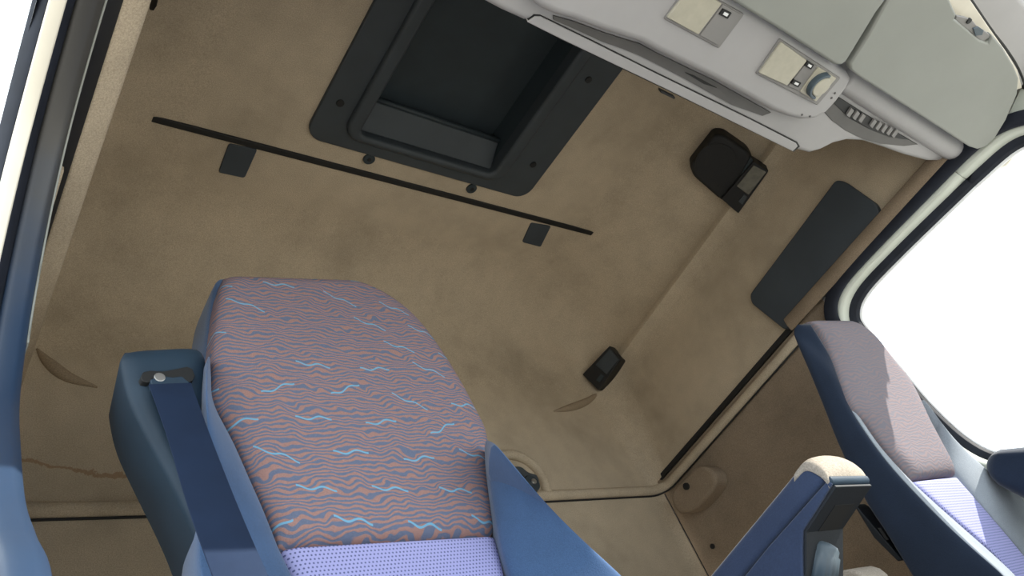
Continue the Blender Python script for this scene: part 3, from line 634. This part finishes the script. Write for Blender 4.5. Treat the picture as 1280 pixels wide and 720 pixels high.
# side wings
pad('side_wing', [(0.7587,0.8300,0.1993), (0.7431,0.8300,0.2971), (0.7419,0.8300,0.3608), (0.7484,0.8300,0.4158), (0.7670,0.8300,0.4950), (0.7848,0.8300,0.5524), (0.7972,0.8300,0.5860)], [(0.9691,0.7450,0.1395), (0.9075,0.7450,0.2312), (0.8661,0.7450,0.2950), (0.8248,0.7450,0.3478), (0.7843,0.7450,0.4035), (0.7521,0.7450,0.4626), (0.7240,0.7450,0.5248)], (-.5, -1, .2), .022, .09, 'velour', ns, nu=16, edge=.45, sub=1)
pad('side_wing', [(0.3167,0.8000,0.3275), (0.3087,0.8000,0.3713), (0.3085,0.8000,0.4075), (0.3181,0.8000,0.4551), (0.3331,0.8000,0.5067), (0.3362,0.8000,0.5570), (0.3398,0.8000,0.6048), (0.3459,0.8000,0.6495), (0.3538,0.8000,0.6903)], [(0.4394,0.8267,0.3056), (0.4285,0.8363,0.3855), (0.4203,0.8408,0.4232), (0.4130,0.8473,0.4778), (0.4034,0.8539,0.5323), (0.3931,0.8608,0.5902), (0.3776,0.8680,0.6501), (0.3829,0.8744,0.7032), (0.3909,0.8813,0.7606)], (-.1, -1, .1), .012, .10, 'velour', ns, nu=14, edge=.4, sub=1)
# belt tower on the outboard side
TL = [(0.3250,0.8400,0.4133), (0.3222,0.8400,0.4280), (0.3152,0.8400,0.4633), (0.3029,0.8400,0.5053), (0.2845,0.8400,0.5590), (0.2662,0.8400,0.6139), (0.2588,0.8400,0.6474), (0.2550,0.8400,0.6824), (0.2556,0.8400,0.6954), (0.2621,0.8400,0.7106)]
TR = [(0.3304,0.8400,0.4138), (0.3391,0.8400,0.4268), (0.3514,0.8400,0.4666), (0.3587,0.8400,0.5095), (0.3605,0.8400,0.5552), (0.3613,0.8400,0.6036), (0.3644,0.8400,0.6552), (0.3645,0.8400,0.6931), (0.3627,0.8400,0.7153), (0.3553,0.8400,0.7272)]
tw = pad('belt_tower', TL, TR, (-.14, -1, 0), .018, .11, 'shell', ns, nu=16, nv=26, edge=.30, label='blue grey plastic belt tower')
tw.modifiers['bevel'].width = .012; tw.modifiers['bevel'].segments = 4
sl = plate('belt_slot', [(0.2708,0.8150,0.6530), (0.2742,0.8150,0.6609), (0.2829,0.8150,0.6643), (0.2993,0.8150,0.6646), (0.3146,0.8150,0.6699), (0.3292,0.8150,0.6754), (0.3360,0.8150,0.6721), (0.3379,0.8150,0.6604), (0.3339,0.8150,0.6522), (0.3287,0.8150,0.6505), (0.3192,0.8150,0.6548), (0.3054,0.8150,0.6549), (0.2894,0.8150,0.6484), (0.2778,0.8150,0.6449), (0.2723,0.8150,0.6469)], (0, 1, 0), .012, 'black', tw, .001)
plate('slot_rim', [(0.2809,0.8120,0.6479), (0.2929,0.8120,0.6552), (0.3083,0.8120,0.6541), (0.3204,0.8120,0.6565), (0.3294,0.8120,0.6469), (0.3266,0.8120,0.6390), (0.2819,0.8120,0.6355)], (0, 1, 0), .012, 'shell', tw, .002)
disc('bolt', (0.2923,0.8110,0.6519), (0, 1, 0), .007, .008, 'chrome', tw, 14)
BL = [V(p) for p in ((0.2771,0.8080,0.6370), (0.2805,0.7750,0.5384), (0.2731,0.7200,0.4191), (0.2631,0.6550,0.3103), (0.2541,0.6000,0.2309))]
BR = [V(p) for p in ((0.3288,0.8080,0.6438), (0.3290,0.7750,0.5442), (0.3242,0.7200,0.4173), (0.3131,0.6550,0.3056), (0.3027,0.6000,0.2241))]
ribbon('seat_belt', BL, BR, (0, -1, .3), .002, 'belt', ns)
# cushion and pedestal (below the frame)
pad('cushion', [(.38, .80, .06), (.38, .6, .06), (.38, .42, .07), (.38, .30, .05)], [(.88, .80, .06), (.88, .6, .06), (.88, .42, .07), (.88, .30, .05)], (0, 0, 1), .05, .12, 'velour', ns)
box('pedestal', (.45, .36, -.6), (.82, .80, -.05), 'shell_dark', ns, .02)
# armrest on the inboard side, with adjusting knob
AX_ = (1, 0, 0)
arm = plate('armrest', [(0.9500,0.7281,0.2447), (0.9500,0.6686,0.2563), (0.9500,0.5880,0.2734), (0.9500,0.5190,0.2879), (0.9500,0.4703,0.2982), (0.9500,0.4580,0.2975), (0.9500,0.4503,0.2878), (0.9500,0.4431,0.2657), (0.9500,0.4979,0.2554), (0.9500,0.5630,0.2421), (0.9500,0.6739,0.2185)], AX_, .10, 'velour_mid', ns, .009, 4)
def extr(name, px0, px1, mat, parent, **kw): return None
EC = [(0.9490,0.4420,0.2628), (0.9490,0.4411,0.2691), (0.9490,0.4422,0.2779), (0.9490,0.4468,0.2878), (0.9490,0.4523,0.2950), (0.9490,0.4585,0.2978), (0.9490,0.4679,0.2967), (0.9490,0.4780,0.2947)]
pad('end_cap', EC, off(EC, .102, 0, 0), (0, -.6, .8), .010, .010, 'wool', arm, nu=12, nv=16, edge=.5, label='worn oatmeal end cap')
plate('trim_lip', [(0.9510,0.4478,0.2675), (0.9510,0.4387,0.2687), (0.9510,0.4379,0.2613), (0.9510,0.4430,0.2565), (0.9510,0.4502,0.2575)], AX_, .099, 'shell', arm, .003)
cas = plate('armrest_case', [(0.9490,0.4447,0.2644), (0.9490,0.4402,0.2582), (0.9490,0.4747,0.2452), (0.9490,0.5102,0.2332), (0.9490,0.5275,0.2128), (0.9490,0.5670,0.1586), (0.9490,0.6988,0.2101), (0.9490,0.5658,0.2414)], AX_, .098, 'velour_mid', arm, .003)
# dark underside of the case, facing forward and down
a0, a1, a2 = V((0.9490,0.4406,0.2561)), V((0.9490,0.5108,0.2324)), V((0.9490,0.5680,0.1590))
fd = (a1 - a0).cross(Vector((1, 0, 0))).normalized()
if fd.y > 0: fd = -fd
plate('underside', [a0 + Vector((.003, 0, 0)), a0 + Vector((.096, 0, 0)), a1 + Vector((.096, 0, 0)), a1 + Vector((.003, 0, 0))], -fd, -.004, 'shell_dark', cas, .001)
q0, q1 = a0.lerp(a1, .40) + fd*.0045, a0.lerp(a1, .98) + fd*.0045
plate('recess', [q0 + Vector((.03, 0, 0)), q0 + Vector((.082, 0, 0)), q1 + Vector((.082, 0, 0)), q1 + Vector((.03, 0, 0))], -fd, .004, 'black', cas, 0)
fd2 = (a2 - a1).cross(Vector((1, 0, 0))).normalized()
if fd2.y > 0: fd2 = -fd2
plate('underside', [a1 + Vector((.003, 0, 0)), a1 + Vector((.096, 0, 0)), a2 + Vector((.096, 0, 0)), a2 + Vector((.003, 0, 0))], -fd2, -.004, 'shell_dark', cas, .001)
# ribbed knob
kc = V((0.9980,0.5231,0.2147)); kd = Vector((.25, -.55, .6)).normalized()
a = kd.orthogonal().normalized(); b = kd.cross(a); vs_ = []; fs = []; ks = 48
prof = [(.0, .006), (.010, .0055), (.017, .003), (.0205, -.002), (.0205, -.008), (.022, -.010), (.025, -.045), (.0, -.046)]
for j, (r_, h_) in enumerate(prof):
    for s in range(ks):
        rr = r_*(1 + (.05 if (s % 3 == 0) else -.02)) if 5 <= j <= 6 else r_
        t_ = 2*math.pi*s/ks; vs_.append(kc + kd*h_ + (a*math.cos(t_) + b*math.sin(t_))*max(rr, 1e-5))
for j in range(len(prof)-1):
    for s in range(ks): fs.append([j*ks+s, j*ks+(s+1) % ks, (j+1)*ks+(s+1) % ks, (j+1)*ks+s])
mk('knob', vs_, fs, 'knob', arm, label='ribbed grey blue adjusting knob')

# ------------------------------------------------------------------ far seat
fs_ = thing('cab_seat', 'far navy cab seat with a worn faded backrest beside the bright window', 'seat', (1.75, .55, -.6))
GN = (0, -1, -.19)
QL = [(1.7083,0.6407,0.3762), (1.6742,0.6339,0.4122), (1.6474,0.6264,0.4517), (1.6276,0.6181,0.4950), (1.5970,0.6106,0.5347), (1.6054,0.5990,0.5956), (1.6198,0.5872,0.6578), (1.6234,0.5766,0.7136), (1.6080,0.5708,0.7440)]
QR = [(1.9424,0.6392,0.3844), (1.9416,0.6320,0.4221), (1.9436,0.6236,0.4664), (1.9460,0.6142,0.5159), (1.9582,0.6036,0.5715), (1.9583,0.5940,0.6219), (1.9249,0.5856,0.6663), (1.8927,0.5738,0.7284), (1.8208,0.5650,0.7746)]
pad('backrest_cover', QL, QR, GN, .020, .04, 'zebra_worn', fs_, nu=20, nv=30, edge=.16, sub=1, label='faded woven cover')
KL = [(1.5850,0.7085,0.1632), (1.5850,0.7030,0.2415), (1.5850,0.6984,0.3080), (1.5850,0.6963,0.3667), (1.5850,0.6762,0.4781), (1.5850,0.6545,0.5596), (1.5850,0.6328,0.6436), (1.5850,0.6165,0.7139), (1.5850,0.6071,0.7386), (1.5850,0.5873,0.7452)]
KR = [(1.6000,0.5805,0.1142), (1.6000,0.5686,0.1362), (1.6000,0.5825,0.1937), (1.6000,0.5961,0.2541), (1.6000,0.6073,0.3199), (1.6000,0.6167,0.3955), (1.6000,0.6177,0.4661), (1.6000,0.6128,0.5344)] + [(1.6054,0.5990,0.5956), (1.6198,0.5872,0.6578), (1.5985,0.5715,0.7407)]
pad('side_panel', KL, KR, (-1, -.35, 0), .008, .05, 'velour_navy', fs_, nu=16, nv=30, edge=.3, sub=1)
pad('backrest_shell', off(QL, .012, .012, 0), off(QR, -.012, .012, -.01), GN, 0, .035, 'velour_navy', fs_, edge=.1)
pad('side_wing', [(1.5980,0.5759,0.1034), (1.5980,0.5679,0.1360), (1.5980,0.5818,0.1935), (1.5980,0.5953,0.2538), (1.5980,0.6066,0.3195), (1.5980,0.6159,0.3950), (1.5980,0.6169,0.4656), (1.5980,0.6120,0.5337)], [(2.0150,0.6990,0.0694), (1.9877,0.6852,0.1420), (1.9247,0.6738,0.2019), (1.8370,0.6614,0.2675), (1.7535,0.6496,0.3296), (1.6991,0.6410,0.3746), (1.6384,0.6274,0.4463), (1.6095,0.6101,0.5371)], (-.3, -1, 0), .006, .015, 'velour_sunlit', fs_, nu=10, edge=.5, sub=1, label='pale side wing, sunlight in its colour')
pad('mesh_insert', [(1.9960,0.6956,0.0876), (1.9289,0.6739,0.2016), (1.8131,0.6564,0.2938), (1.7045,0.6414,0.3729)], [(2.1748,0.7105,0.0092), (2.0766,0.6759,0.1908), (2.0079,0.6569,0.2910), (1.9377,0.6399,0.3808)], GN, .004, .05, 'mesh', fs_, edge=.1, smooth_ends=False, label='lavender mesh insert')
pad('side_wing', [(2.1274,0.6983,0.0730), (2.0817,0.6753,0.1940), (2.0124,0.6569,0.2908), (1.9420,0.6399,0.3807), (1.9399,0.6309,0.4278), (1.9468,0.6217,0.4762), (1.9538,0.6122,0.5263)], [(2.6973,0.6727,0.0909), (2.3953,0.6487,0.2174), (2.2121,0.6307,0.3119), (2.0835,0.6188,0.3746), (1.9902,0.6060,0.4423), (1.9524,0.5961,0.4944), (1.9352,0.5821,0.5681)], (.25, -1, 0), .014, .08, 'velour_sunlit', fs_, nu=14, edge=.45, sub=1)
bc = plate('belt_guide', [(2.1834,0.6600,0.6862), (2.2123,0.6600,0.6859), (2.2380,0.6600,0.6798), (2.2068,0.6600,0.6557), (2.1748,0.6600,0.6507), (2.1622,0.6600,0.6684)], (0, 1, 0), .03, 'shell', fs_, .003)
rp = plate('recliner_cover', [(1.6000,0.7298,0.3790), (1.6000,0.7251,0.3688), (1.6000,0.7101,0.2457), (1.6000,0.7201,0.2477), (1.6000,0.7335,0.3060)], (1, 0, 0), .05, 'shell_dark', fs_, .003)
plate('recliner_slot', [(1.5980,0.7139,0.3161), (1.5980,0.7083,0.3129), (1.5980,0.7088,0.2873), (1.5980,0.7144,0.2903)], (1, 0, 0), .004, 'black', rp, 0)
ar = plate('armrest', [(1.4400,0.7796,0.2604), (1.4400,0.7585,0.2621), (1.4400,0.7347,0.2529), (1.4400,0.7237,0.2427), (1.4400,0.7156,0.2247), (1.4400,0.7384,0.1824), (1.4400,0.8160,0.2042)], AX_, .09, 'wool', fs_, .008, 4)
pad('cushion', [(1.55, .62, -.02), (1.55, .45, -.02), (1.55, .3, -.02), (1.55, .15, -.03)], [(2.02, .62, -.02), (2.02, .45, -.02), (2.02, .3, -.02), (2.02, .15, -.03)], (0, 0, 1), .05, .10, 'velour_navy', fs_)
box('pedestal', (1.60, .2, -.6), (1.97, .62, -.1), 'shell_dark', fs_, .02)
